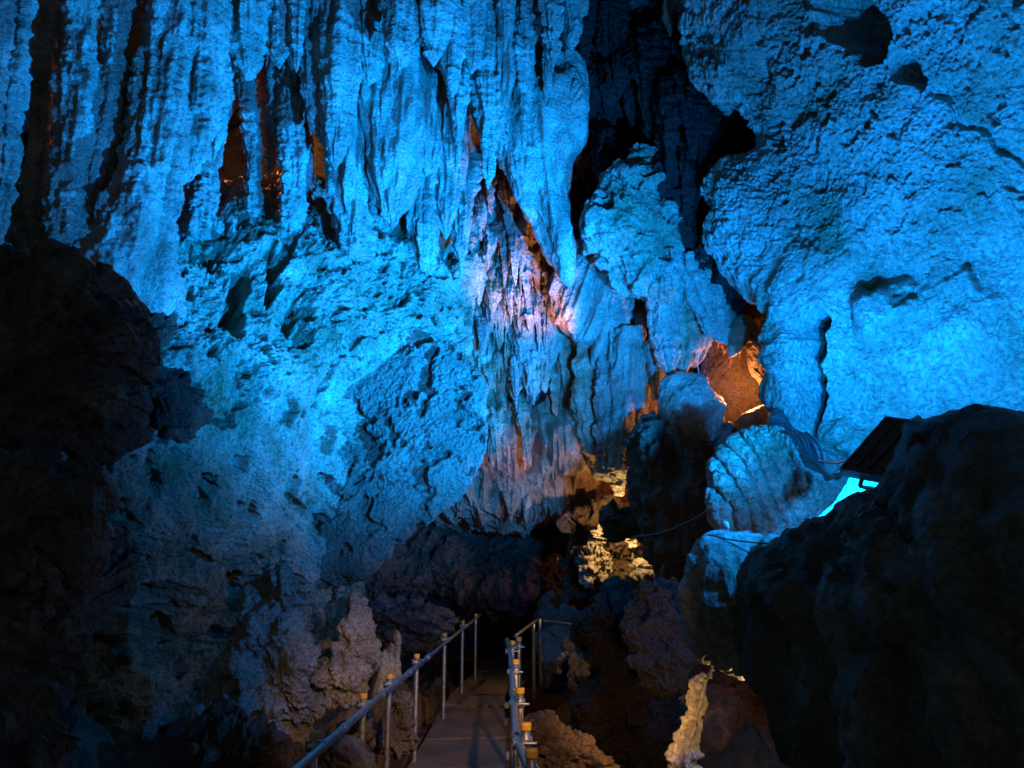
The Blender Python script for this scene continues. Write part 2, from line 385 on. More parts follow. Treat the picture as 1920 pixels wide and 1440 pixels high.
# right wall: big flowstone slope
def rw(px, py):
    base = np.interp(px, [1290, 1400, 1550, 1750, 1950, 2300, 2700], [11.2, 10.4, 9.6, 8.9, 8.3, 7.4, 6.2])
    return base - np.interp(py, [-250, 0, 300, 600, 1000], [2.2, 1.4, .5, 0, -.5]) * np.interp(px, [1290, 1600, 1920], [.25, .7, 1])
rows = []
for py, ex in ((-300, 1285), (-120, 1285), (0, 1285), (90, 1292), (180, 1335), (260, 1405), (320, 1345), (400, 1330), (480, 1345), (560, 1405), (620, 1458), (690, 1478), (750, 1452), (800, 1470), (850, 1530), (900, 1545), (1000, 1560), (1150, 1570)):
    rr = [(ex + 40, py, rw(ex, py) + 3.4), (ex + 12, py, rw(ex, py) + 1.4), (ex, py, rw(ex, py) + .4), (ex + 18, py, rw(ex, py))]
    for k in range(1, 12):
        x = ex + 18 + (2700 - ex - 18) * (k / 11) ** 1.25; rr.append((x, py, rw(x, py)))
    rows.append(rr)
def rfeat(PX, PY, P):
    PX = PX + 13 * vnoise(P * 3.1, 5) + 5 * vnoise(P * 9, 8); PY = PY + 18 * vnoise(P * 2.7, 6) + 6 * vnoise(P * 8, 9)
    d = bumpf(PX, PY, 1655, 585, 62, 58, .42) + bumpf(PX, PY, 1740, 560, 60, 40, .2) + bumpf(PX, PY, 1815, 600, 70, 90, .18) + bumpf(PX, PY, 1755, 745, 62, 75, .14)
    d = d + bumpf(PX, PY, 1580, 830, 46, 50, .25) + bumpf(PX, PY, 1640, 820, 60, 70, .18) + bumpf(PX, PY, 1480, 700, 45, 130, .2) + bumpf(PX, PY, 1790, 520, 55, 40, .22)
    d = d + pitf(PX, PY, 1600, 40, 82, 62, 1.0, 35, .35) + pitf(PX, PY, 1700, 125, 36, 36, .45, 30, .6)
    d = d + pitf(PX, PY, 1527, 690, 32, 122, 1.6, 2) + pitf(PX, PY, 1650, 528, 66, 22, .2, 0, .9) + pitf(PX, PY, 1511, 690, 9, 60, .4, 4) + pitf(PX, PY, 1440, 610, 10, 35, .5)
    d = d + pitf(PX, PY, 1405, 235, 60, 14, .5, 40) + pitf(PX, PY, 1850, 250, 150, 8, .15, 38)
    d = d + .16 * smooth(PY - np.interp(PX, [1400, 1530, 1720, 1920], [-60, 40, 120, 290]), 10, -14) * smooth(PX, 1650, 1720)
    d = d + .05 * (.5 - worley(P, 2.2, 33)) * smooth(PY, 300, 560)
    rg = smooth(PY, 560, 300)
    return d + (.3 + rg) * (.05 * (.45 - worley(P, 14, 35)) + .045 * (.5 - worley(P, 26, 39))) - .09 * (.2 + rg) * smooth(fbm(P, 4, 3, 36), .25, .55) + .05 * ridged(stretch(P, .5, .5), 1.6, 3, 38)
tag(sheet('cave_wall', rows, 900, 1000, lambda P: T_smooth(P, 1.1) + .10 * fbm(P, 1.7, 4, 46, .6) + .05 * ridged(stretch(P, .4, -.4), 1.3, 3, 47), M['flow'], feat=rfeat, jag=lambda x, y: (26 * fbm(np.stack([y * .02, 0 * y, 0 * y], -1), 1., 5, 55, .65) * np.exp(-np.clip(x - 1290, 0, 900) / 45.) * smooth(y, 640, 420) + 14 * fbm(np.stack([y * .05, 0 * y, 0 * y + 3], -1), 1., 4, 56, .65) * np.exp(-np.clip(x - 1290, 0, 900) / 60.))), kind='structure')
#OBJECTS
# =================================================================== FORMATIONS
def thing(o, label, cat, group=None): return tag(o, label, cat, group)

# leaning columns at the upper left
for pts, rad, label in (
  (((175, -120, 9.6), (158, 20, 9.5), (150, 150, 9.4), (135, 300, 9.3), (125, 420, 9.2), (138, 500, 9.2), (142, 545, 9.2)), (.28, .22, .25, .24, .26, .18, .02), 'thick pale blue column with rounded tip, beside the black gap at upper left'),
  (((255, -120, 9.8), (225, 60, 9.7), (205, 200, 9.6), (180, 330, 9.4), (160, 440, 9.3), (150, 520, 9.3)), (.15, .14, .17, .16, .11, .02), 'slender leaning drip column, second from the black gap at upper left'),
  (((345, -120, 10), (318, 60, 9.9), (300, 180, 9.8), (280, 320, 9.6), (255, 430, 9.5), (225, 540, 9.6), (200, 620, 9.8)), (.36, .34, .34, .36, .46, .6, .5), 'massive leaning flowstone column that spreads into the left wall'),
  (((392, -120, 10.3), (385, 60, 10.2), (375, 180, 10.2), (358, 290, 10.1), (342, 345, 10.1)), (.3, .3, .3, .22, .03), 'knobbly blue stalactite just right of the massive leaning column'),
  (((425, -120, 10.6), (416, 60, 10.6), (414, 160, 10.6), (410, 240, 10.6), (400, 300, 10.6)), (.12, .12, .14, .1, .01), 'narrow stalactite left of the big teardrop stalactite'),
  (((55, -160, 8.6), (35, 40, 8.5), (18, 180, 8.4), (5, 330, 8.3), (-6, 480, 8.2)), (.13, .11, .12, .1, .02), 'thin leaning drip curtain left of the black gap'),
  (((10, -160, 8.2), (-5, 80, 8.1), (-18, 260, 8.0), (-30, 420, 7.9)), (.12, .12, .1, .03), 'blue rib of rock cut by the left edge of the picture'),
  (((108, -120, 10.4), (95, 60, 10.4), (85, 220, 10.3), (78, 380, 10.2), (70, 480, 10.2)), (.22, .22, .2, .2, .05), 'shadowed column standing behind the thick pale column at upper left'),
):
    thing(tube('column', pts, rad, M['lime'], tex=lambda P: T_stal(P, .5) + .05 * fbm(P, 5, 4, 88) + .05 * (.5 - worley(P, 14, 89)) + .05 * ridged(stretch(P, .2), 4, 2, 87), res=.02, lobes=.3), label, 'rock column', 'leaning columns at the upper left')

for pts, rad, label in (
  (((470, 60, 12.0), (466, 180, 12.0), (474, 300, 12.0), (468, 400, 11.9), (470, 500, 11.9)), (.16, .13, .12, .16, .2), 'thin column between the two rusty slits at upper left'),
  (((552, 60, 12.1), (548, 180, 12.0), (556, 300, 12.0), (548, 400, 12.0), (545, 500, 11.9)), (.3, .26, .24, .2, .22), 'wide column left of the tall black hole'),
  (((398, 100, 11.6), (392, 240, 11.5), (385, 360, 11.4), (372, 460, 11.2)), (.24, .22, .22, .3), 'knobbly column left of the rusty slits'),
  (((650, 100, 12.3), (648, 260, 12.2), (655, 380, 12.2), (660, 480, 12.1)), (.26, .24, .28, .3), 'broad column right of the tall black hole'),
):
    thing(tube('column', pts, rad, M['lime'], tex=lambda P: T_stal(P, .8) + .05 * fbm(P, 5, 4, 88) + .05 * (.5 - worley(P, 14, 89)), res=.02, lobes=.35), label, 'rock column')
# stalactites of the upper curtain: x_top, x_tip, y_tip, half width px, Y, label
ST = [
 (462, 462, 150, 40, 10.9, 'broad teardrop stalactite with smooth blue face'),
 (528, 524, 128, 30, 11.2, 'stout stalactite right of the teardrop stalactite'),
 (556, 556, 135, 14, 11.0, 'thin spiky stalactite beside the small dark pocket'),
 (588, 598, 262, 28, 11.4, 'long stalactite whose greenish tip hangs over the tall black hole'),
 (640, 628, 320, 34, 11.2, 'wide stalactite running down right of the tall black hole'),
 (684, 690, 160, 34, 11.6, 'bulky bright stalactite near the top centre left'),
 (666, 655, 480, 30, 11.9, 'long ribbed drip curtain reaching the popcorn wall'),
 (718, 712, 330, 26, 11.9, 'slim curtain left of the broad banded stalactite'),
 (752, 748, 130, 32, 11.0, 'broad banded stalactite ending in a short drip'),
 (748, 736, 430, 46, 12.1, 'large smooth tongue below the broad banded stalactite'),
 (806, 813, 124, 26, 11.2, 'ribbed stalactite with needle tip'),
 (846, 848, 182, 18, 11.3, 'narrow ribbed stalactite tapering to a point'),
 (820, 800, 330, 34, 12.4, 'flat curtain behind the ribbed stalactites'),
 (890, 884, 138, 22, 11.6, 'knobbly stalactite left of the long thin one'),
 (912, 912, 292, 15, 11.8, 'very long thin stalactite pointing at the rusty cleft'),
 (872, 896, 258, 14, 12.2, 'leaf thin blade stalactite slanting right'),
 (948, 950, 205, 19, 11.9, 'knotted stalactite in front of the turquoise drapery'),
 (934, 938, 300, 13, 12.3, 'small pointed blade below the knotted stalactite'),
 (995, 990, 112, 20, 12.1, 'whitish stalactite with frayed end near the top centre'),
 (1026, 1030, 55, 16, 12.0, 'short stubby stalactite next to the whitish one'),
 (1062, 1074, 100, 20, 11.9, 'lavender stalactite hanging at the edge of the dark cleft'),
 (1092, 1090, 40, 14, 12.3, 'rust coloured stalactite at the rim of the dark cleft'),
 (780, 782, 470, 26, 13.0, 'finely ribbed curtain in the middle of the blue wall'),
 (838, 836, 450, 30, 13.2, 'finely ribbed curtain right of the middle one'),
 (500, 505, 330, 20, 12.3, 'pale spike between two rusty openings'),
 (545, 560, 350, 28, 12.2, 'pointed drapery left of the tall black hole'),
 (465, 462, 250, 10, 12.0, 'thin drip beside the upper rusty opening'),
 (575, 560, 165, 16, 11.8, 'short stalactite above the pointed drapery'),
 (620, 612, 190, 18, 11.9, 'short knob stalactite over the tall black hole'),
 (700, 694, 260, 16, 12.0, 'thin stalactite pressed against the long ribbed curtain'),
 (1258, 1256, 68, 12, 12.4, 'small rusty stalactite alone in the dark cleft'),
]
for i, (xt, xp, yp, hw, Y, lab) in enumerate(ST):
    r = hw * mpp(Y) * 1.12; y0 = -140
    L = yp - y0; ys_ = [y0, y0 + .35 * L, y0 + .6 * L, y0 + .8 * L, y0 + .92 * L, yp]
    j = rng.uniform(-4, 4, 6)
    pts = [(xt + (xp - xt) * (yy - y0) / L + (j[k] if 0 < k < 5 else 0), yy, Y + .5 * (yp - yy) / 600) for k, yy in enumerate(ys_)]
    rad = [r * 1.15, r * 1.05, r, r * .82, r * .48, .012]
    tx = (lambda P: T_flute(P, .35, 0, 5.)) if 'curtain' in lab or 'tongue' in lab or 'drapery' in lab else (lambda P: T_stal(P, 1.))
    thing(tube('stalactite', pts, rad, M['rust'] if 'rust' in lab and 'between' not in lab and 'point' not in lab else M['lime'], tex=tx, res=.018, lobes=.35), lab, 'stalactite', 'stalactites of the upper curtain')

# short random teeth that hang from the curtain and on the centre wall
def teeth(region, n, wr, lr, Yr, m, label, group, sd, name='stalactite'):
    r_ = np.random.default_rng(sd); poly = region
    x0, x1 = min(p[0] for p in poly), max(p[0] for p in poly); y0, y1 = min(p[1] for p in poly), max(p[1] for p in poly)
    k = 0
    def inside(x, y):
        c = False
        for a in range(len(poly)):
            (xa, ya), (xb, yb) = poly[a], poly[a - 1]
            if (ya > y) != (yb > y) and x < (xb - xa) * (y - ya) / (yb - ya) + xa: c = not c
        return c
    while k < n:
        x, y = r_.uniform(x0, x1), r_.uniform(y0, y1)
        if not inside(x, y): continue
        k += 1
        Y = r_.uniform(*Yr); w_ = r_.uniform(*wr); l = r_.uniform(*lr) * (.6 + w_ / wr[1] * .6); s_ = r_.uniform(-4, 4)
        R0 = w_ * mpp(Y)
        kk = r_.uniform(.2, .5); q1, q2 = r_.uniform(-3, 3, 2)
        pts = [(x + q1, y - l * .75, Y + .6), (x + q2, y - l * .45, Y + .25), (x, y - l * .1, Y + .05), (x + s_ * .6 + q1, y + l * kk, Y), (x + s_, y + l * .7, Y)]
        thing(tube(name, pts, [R0 * 1.7, R0 * 1.5, R0 * 1.1, R0 * r_.uniform(.45, .75), .008], m, tex=lambda P: T_stal(P, .7) + .03 * fbm(P, 9, 3, 6), res=.02, lobes=.55, flat=.8), label, 'stalactite', group)
teeth([(860, 380), (1000, 420), (1120, 520), (1240, 600), (1230, 720), (1140, 760), (1000, 740), (900, 720), (880, 560)], 72, (3.5, 11), (25, 75), (14.1, 14.6), M['rust'], 'small blade of rock in the dense drapery on the back wall', 'small blades on the back wall', 11)
teeth([(870, 300), (1000, 420), (1120, 520), (1240, 600), (1230, 720), (1140, 760), (1000, 740), (900, 720), (870, 500)], 66, (3.5, 13), (30, 110), (14.0, 14.6), M['lime'], 'small pale drip on the dense drapery of the back wall', 'small pale drips on the back wall', 17)
teeth([(900, 790), (1000, 780), (1000, 830), (905, 830)], 9, (5, 9), (50, 70), (14.1, 14.4), M['rust'], 'orange lit finger stalactite beside the edge of the left bulge', 'orange finger stalactites', 12)
teeth([(940, 925), (1110, 915), (1110, 950), (960, 955)], 22, (5, 11), (25, 55), (14.6, 15.3), M['rust'], 'small stalactite along the lip above the walkway', 'teeth along the lower lip', 13)
teeth([(1090, 560), (1240, 620), (1260, 700), (1140, 700)], 20, (6, 14), (60, 120), (13.4, 14.2), M['lime'], 'pale blue stalactite on the slope below the blue tongue', 'blue stalactites right of the back wall', 14)

teeth([(420, -60), (1060, -60), (1040, 160), (900, 230), (640, 260), (430, 120)], 26, (13, 27), (110, 210), (11.3, 12.6), M['lime'], 'medium stalactite in the crowded upper curtain', 'crowded stalactites of the upper curtain', 15)
teeth([(640, 250), (860, 230), (870, 420), (700, 460)], 10, (12, 22), (110, 200), (12.9, 13.4), M['lime'], 'slim ribbed drip on the middle of the blue wall', 'slim drips on the blue wall', 16)
# big draperies right of the curtain
thing(puff('drapery', [(930, 300), (960, 200), (1010, 120), (1080, 100), (1100, 160), (1085, 260), (1070, 290), (1068, 400), (1070, 520), (1050, 500), (1000, 420), (960, 360)], .7, M['lime'], Y=13.0, centre=(1030, 280, 13), tex=lambda P: T_flute(P, .7, .1, 3)), 'large blue drapery tongue with folded sides at the edge of the dark cleft', 'drapery')
thing(puff('drapery', [(1060, 480), (1090, 460), (1120, 470), (1150, 520), (1180, 580), (1200, 650), (1180, 700), (1130, 690), (1090, 640), (1050, 600), (1030, 540)], .5, M['lime'], Y=13.9, tex=lambda P: T_flute(P, .8, -.3, 3.5)), 'slanting pale drapery on the back wall below the dark cleft', 'drapery')
# mass hanging in the middle; its cleft shadow is put into a near-black colour
dk = dict(edge=1., jagged=.16, tex=lambda P: T_crag(stretch(P, .6), 1.6) + .3 * fbm(P, .9, 3, 5))
thing(puff('hanging_rock', [(1085, 320), (1095, 180), (1110, 60), (1150, -80), (1290, -120), (1300, 60), (1330, 180), (1400, 215), (1415, 265), (1370, 320), (1300, 330), (1250, 330), (1200, 280), (1160, 330), (1140, 400), (1090, 470), (1070, 400)], 1., M['deep_shade'], Y=14.6, centre=(1220, 180, 14.6), **dk), 'huge dark brown hanging rock in the unlit cleft', 'rock')
thing(puff('hanging_rock', [(1240, 330), (1300, 280), (1370, 300), (1340, 400), (1350, 480), (1395, 600), (1370, 590), (1330, 540), (1290, 470), (1260, 400)], .5, M['deep_shade'], Y=12.2, centre=(1310, 390, 12.2), **dk), 'dark blade of rock slanting down between the two blue slopes', 'rock')
teeth([(1085, -40), (1300, -40), (1310, 170), (1260, 300), (1110, 330)], 22, (9, 24), (50, 170), (12.6, 14.2), M['deep_shade'], 'ragged dark brown stalactite hanging inside the unlit cleft', 'dark stalactites in the cleft', 21)  # cleft shadow carried by the near-black colour
teeth([(1240, 180), (1390, 200), (1400, 270), (1300, 420), (1250, 380)], 10, (9, 20), (50, 150), (11.6, 12.4), M['deep_shade'], 'dark ragged stalactite on the blade beside the right slope', 'dark stalactites beside the right slope', 22)
thing(puff('flowstone_slope', [(1135, 380), (1165, 340), (1200, 285), (1225, 330), (1260, 380), (1290, 450), (1320, 530), (1360, 580), (1375, 640), (1345, 600), (1300, 570), (1250, 560), (1200, 540), (1150, 500), (1120, 430)], .6, M['flow'], Y=12.6, centre=(1230, 450, 12.6), edge=1., tex=lambda P: T_pop(P, .9) + .16 * ridged(stretch(P, .25, .4), 3.5, 3, 4) + T_crag(P, .5)), 'bright turquoise flowstone spur with pointed top beside the dark blade', 'flowstone')
for pts, rad, lab in (
  (((1300, 480, 12.2), (1330, 560, 12.2), (1350, 610, 12.2), (1372, 648, 12.2)), (.3, .34, .26, .02), 'thick blue stalactite ending over the orange alcove'),
  (((1215, 430, 12.6), (1240, 540, 12.5), (1250, 640, 12.5), (1262, 720, 12.4)), (.22, .25, .2, .05), 'twisted blue column left of the orange alcove'),
  (((1285, 520, 12.8), (1290, 600, 12.7), (1288, 660, 12.7), (1280, 700, 12.6)), (.14, .17, .15, .06), 'pinkish column standing on the domed stalagmite'),
  (((1312, 560, 12.9), (1315, 620, 12.8), (1308, 665, 12.8), (1300, 690, 12.8)), (.08, .12, .08, .01), 'pinkish stalactite lit from the orange alcove'),
  (((1325, 560, 13.0), (1328, 600, 13.0), (1326, 650, 13.0)), (.1, .13, .01), 'rough golden stalactite at the left of the alcove mouth'),
  (((1225, 640, 13), (1228, 690, 13), (1232, 750, 13)), (.1, .08, .06), 'thin lit pillar left of the domed stalagmite'),
  (((1150, 560, 13.6), (1155, 700, 13.5), (1150, 800, 13.4), (1145, 900, 13.3)), (.2, .3, .3, .16), 'blue rock rib running down to the lower lip'),
  (((1185, 620, 13.3), (1180, 760, 13.2), (1165, 860, 13.1), (1160, 930, 13.1)), (.2, .26, .22, .06), 'teal cracked rib left of the shadowed rock'),
  (((1105, 600, 14.0), (1108, 720, 13.9), (1118, 820, 13.8), (1125, 900, 13.8)), (.16, .25, .24, .06), 'folded violet drapery rib on the back wall'),
):
    thing(tube('column' if 'column' in lab or 'pillar' in lab else 'stalactite', pts, rad, M['rust'] if 'pink' in lab or 'golden' in lab or 'violet' in lab else M['lime'], tex=lambda P: T_stal(P, 1.2) + .3 * T_flute(P, .5, 0, 4), res=.02, lobes=.3), lab, 'stalactite')
# roof of the alcove
thing(puff('alcove_roof', [(1375, 600), (1400, 590), (1430, 620), (1450, 650), (1462, 700), (1452, 690), (1430, 670), (1405, 640), (1385, 650), (1372, 660)], .3, M['rust'], Y=12.2, centre=(1410, 625, 12.2), tex=lambda P: T_pop(P, .5)), 'jagged golden rock fringe over the orange alcove', 'rock')
thing(puff('alcove_wall', [(1300, 700), (1320, 560), (1400, 540), (1490, 600), (1500, 760), (1440, 800), (1340, 800)], .5, M['brown'], Y=14.6, tex=lambda P: T_smooth(P, 1.2)), 'smooth brown back wall of the orange lit alcove', 'rock')
thing(puff('rock', [(1400, 640), (1430, 620), (1462, 650), (1462, 740), (1440, 770), (1420, 720), (1402, 700)], .3, M['brown'], Y=13.4, tex=lambda P: T_smooth(P, .8)), 'brown hanging fold inside the right side of the alcove', 'rock')
thing(puff('bulge', [(470, 960), (500, 860), (560, 770), (620, 715), (700, 672), (780, 655), (850, 650), (895, 690), (912, 760), (906, 850), (870, 930), (790, 990), (700, 1060), (640, 1090), (560, 1090), (490, 1040)], .22, M['grey'], Y=12.1, centre=(700, 880, 12.0), back=1.5, res=.018, tex=lambda P: T_pop(P, .55, 13) + T_crag(P, .25), edge=.9, jagged=.05), 'wide darker grey bulge of finely pitted rock below the bright popcorn wall', 'rock')
teeth([(1325, 590), (1450, 600), (1462, 660), (1380, 650), (1325, 650)], 12, (5, 12), (25, 60), (13.3, 14.0), M['rust'], 'rough golden tooth hanging from the roof of the orange alcove', 'golden teeth of the alcove', 31)
# domed stalagmite + shadowed mass below
thing(puff('stalagmite', [(1232, 800), (1236, 750), (1248, 715), (1275, 700), (1300, 702), (1325, 716), (1345, 740), (1355, 765), (1350, 830), (1300, 850), (1240, 850)], .7, M['flow'], Y=12.3, centre=(1290, 780, 12.3), tex=lambda P: T_crag(P, .5) + .05 * ridged(P, 5, 2, 9)), 'domed pale stalagmite left of the orange alcove', 'stalagmite')
thing(puff('rock', [(1185, 860), (1200, 800), (1260, 785), (1340, 790), (1375, 830), (1380, 900), (1350, 1000), (1320, 1080), (1280, 1140), (1240, 1100), (1220, 1020), (1190, 950)], .7, M['brown'], Y=12.1, centre=(1280, 920, 12.1), edge=.9, tex=lambda P: T_flute(P, .9) + T_crag(P, .6)), 'big shadowed brown rock under the domed stalagmite', 'rock')
thing(puff('rock', [(1370, 800), (1400, 770), (1440, 760), (1450, 800), (1430, 820), (1380, 825)], .3, M['flow'], Y=12.3, tex=lambda P: T_smooth(P, .5)), 'small cracked blue block beneath the alcove mouth', 'rock')
thing(puff('rock', [(1450, 770), (1480, 790), (1530, 830), (1550, 900), (1540, 960), (1480, 960), (1440, 900), (1440, 820)], .4, M['dark'], Y=10.2), 'shadowed boulder under the dark slot', 'rock')  # dark colour stands in for the shade of the recess
# ribbed stalagmite with cables
rib = lambda P: T_smooth(P, .5) + .13 * np.abs(np.sin((P[..., 0] + .30 * P[..., 2] + .07 * fbm(P, 1.6, 3, 3) + .012 * fbm(P, 9, 2, 4)) * math.pi / .15)) ** .4 * smooth(P[..., 0], 3.35, 2.9) + .03 * (.5 - worley(P, 13, 18))
thing(puff('stalagmite', [(1340, 940), (1348, 880), (1362, 845), (1390, 815), (1440, 806), (1475, 812), (1492, 840), (1505, 870), (1545, 880), (1585, 900), (1592, 940), (1560, 975), (1500, 1000), (1430, 1006), (1370, 1000), (1345, 975)], .5, M['flow'], Y=8.3, centre=(1450, 920, 8.3), tex=rib, res=.012), 'rounded ribbed blue stalagmite wrapped with black cables', 'stalagmite')
# near right rocks
thing(puff('rock', [(1272, 1080), (1285, 1030), (1330, 1003), (1400, 1000), (1440, 1020), (1470, 1080), (1470, 1180), (1440, 1250), (1380, 1275), (1315, 1255), (1280, 1215), (1266, 1150)], .35, M['flow'], Y=5.9, centre=(1370, 1120, 5.9), tex=lambda P: T_smooth(P, .5) + T_crag(P, .16) + .05 * ridged(stretch(P, .12), 3, 2, 4), res=.014), 'teal topped rounded block in front of the ribbed stalagmite', 'rock')
thing(puff('rock', [(1420, 1020), (1440, 1000), (1470, 1005), (1478, 1030), (1450, 1050), (1422, 1042)], .08, M['flow'], Y=5.7, tex=lambda P: T_smooth(P, .2), res=.012), 'small pale lump on the rounded block', 'rock')
thing(puff('ledge', [(1460, 1040), (1500, 1000), (1550, 955), (1580, 915), (1598, 893), (1650, 890), (1700, 900), (1700, 960), (1640, 1010), (1560, 1060), (1490, 1070)], .12, M['flow'], Y=5.9, tex=lambda P: T_smooth(P, .35), res=.014), 'bright blue ledge under the floodlight', 'rock')
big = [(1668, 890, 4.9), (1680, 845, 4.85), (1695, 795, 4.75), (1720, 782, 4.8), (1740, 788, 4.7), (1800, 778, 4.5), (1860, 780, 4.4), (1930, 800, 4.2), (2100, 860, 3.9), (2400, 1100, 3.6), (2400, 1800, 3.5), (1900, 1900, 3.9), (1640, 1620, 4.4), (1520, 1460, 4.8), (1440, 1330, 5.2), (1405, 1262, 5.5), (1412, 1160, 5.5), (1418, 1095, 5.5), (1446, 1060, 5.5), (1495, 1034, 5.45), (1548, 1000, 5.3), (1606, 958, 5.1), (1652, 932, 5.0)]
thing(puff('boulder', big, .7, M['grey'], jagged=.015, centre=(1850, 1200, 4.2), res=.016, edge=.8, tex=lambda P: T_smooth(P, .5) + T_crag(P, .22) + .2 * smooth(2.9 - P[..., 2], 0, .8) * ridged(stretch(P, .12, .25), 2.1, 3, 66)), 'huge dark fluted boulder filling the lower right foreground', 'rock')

# left foreground dark masses
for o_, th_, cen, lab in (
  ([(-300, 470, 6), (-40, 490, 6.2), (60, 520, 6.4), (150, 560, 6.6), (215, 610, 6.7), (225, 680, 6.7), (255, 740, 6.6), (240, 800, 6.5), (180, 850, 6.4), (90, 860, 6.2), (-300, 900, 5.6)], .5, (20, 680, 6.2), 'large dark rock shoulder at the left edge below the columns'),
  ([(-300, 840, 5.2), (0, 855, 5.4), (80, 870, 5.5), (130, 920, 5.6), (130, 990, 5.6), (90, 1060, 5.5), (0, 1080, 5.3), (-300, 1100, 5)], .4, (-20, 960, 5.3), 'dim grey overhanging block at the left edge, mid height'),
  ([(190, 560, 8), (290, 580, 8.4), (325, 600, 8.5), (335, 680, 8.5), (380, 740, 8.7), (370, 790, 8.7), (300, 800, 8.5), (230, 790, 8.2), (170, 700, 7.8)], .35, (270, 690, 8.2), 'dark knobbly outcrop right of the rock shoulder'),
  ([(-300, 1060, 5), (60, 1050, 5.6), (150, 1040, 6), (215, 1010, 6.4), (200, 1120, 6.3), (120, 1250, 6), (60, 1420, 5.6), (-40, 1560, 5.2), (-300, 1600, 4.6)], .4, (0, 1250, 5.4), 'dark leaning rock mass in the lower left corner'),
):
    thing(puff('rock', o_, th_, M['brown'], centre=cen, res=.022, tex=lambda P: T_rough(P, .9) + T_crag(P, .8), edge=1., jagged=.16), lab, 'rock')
thing(tube('stalagmite', [(200, 600, 8.2), (195, 560, 8.2), (205, 530, 8.2), (215, 510, 8.2)], [.25, .22, .16, .03], M['grey'], tex=T_stal), 'stub of dark stalagmite below the massive leaning column', 'stalagmite')
# pale outcrops beside the walkway (left)
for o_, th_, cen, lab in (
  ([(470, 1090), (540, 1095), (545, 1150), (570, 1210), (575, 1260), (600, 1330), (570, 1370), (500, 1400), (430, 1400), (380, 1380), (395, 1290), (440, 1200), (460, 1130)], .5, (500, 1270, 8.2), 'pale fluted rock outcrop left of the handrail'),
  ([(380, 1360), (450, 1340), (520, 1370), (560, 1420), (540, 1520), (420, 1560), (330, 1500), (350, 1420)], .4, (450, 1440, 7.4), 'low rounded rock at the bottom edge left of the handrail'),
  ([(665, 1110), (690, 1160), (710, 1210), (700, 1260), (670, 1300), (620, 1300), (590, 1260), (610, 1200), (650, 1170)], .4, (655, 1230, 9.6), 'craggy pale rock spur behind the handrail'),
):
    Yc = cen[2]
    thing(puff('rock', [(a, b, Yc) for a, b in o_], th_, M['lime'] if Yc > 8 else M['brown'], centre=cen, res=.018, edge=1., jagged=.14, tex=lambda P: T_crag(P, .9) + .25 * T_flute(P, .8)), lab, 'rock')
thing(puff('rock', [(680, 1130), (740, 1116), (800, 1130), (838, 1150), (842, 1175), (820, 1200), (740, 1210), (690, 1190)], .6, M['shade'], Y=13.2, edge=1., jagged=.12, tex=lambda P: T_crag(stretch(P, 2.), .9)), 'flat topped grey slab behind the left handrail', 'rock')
# small stalagmites beside the walkway
for px, py, h, w_, Y, lab in ((744, 1182, 50, 6, 10.2, 'tall thin stalagmite among the rocks behind the handrail'), (733, 1205, 34, 7, 10.1, 'short stalagmite left of the tall thin one'), (722, 1218, 26, 7, 10.0, 'stubby stalagmite in front of the pale spur'), (716, 1245, 30, 8, 9.6, 'pale knob stalagmite close to the handrail')):
    r0 = w_ * mpp(Y)
    thing(tube('stalagmite', [(px, py, Y), (px + 1, py + h * .3, Y), (px, py + h, Y), (px, py + h * 2, Y)], [r0 * .3, r0 * .9, r0 * 1.2, r0 * 1.9], M['lime'], tex=T_stal, res=.02, lobes=.3), lab, 'stalagmite')
for o_, Y, th_, lab in (
  ([(600, 1400), (640, 1380), (680, 1400), (700, 1460), (660, 1520), (590, 1500)], 6.2, .25, 'brown rock under the nearest left handrail post'),
  ([(740, 1300), (775, 1290), (790, 1340), (790, 1400), (740, 1430), (700, 1400), (715, 1340)], 8.2, .3, 'rusty brown rock between the left handrail posts'),
  ([(640, 1330), (680, 1320), (700, 1350), (690, 1390), (640, 1390), (610, 1370)], 7.6, .25, 'brown boulder low behind the left handrail'),
):
    thing(puff('rock', o_, th_, M['brown'], Y=Y, res=.018, tex=lambda P: T_crag(P, .6), edge=.9), lab, 'rock')
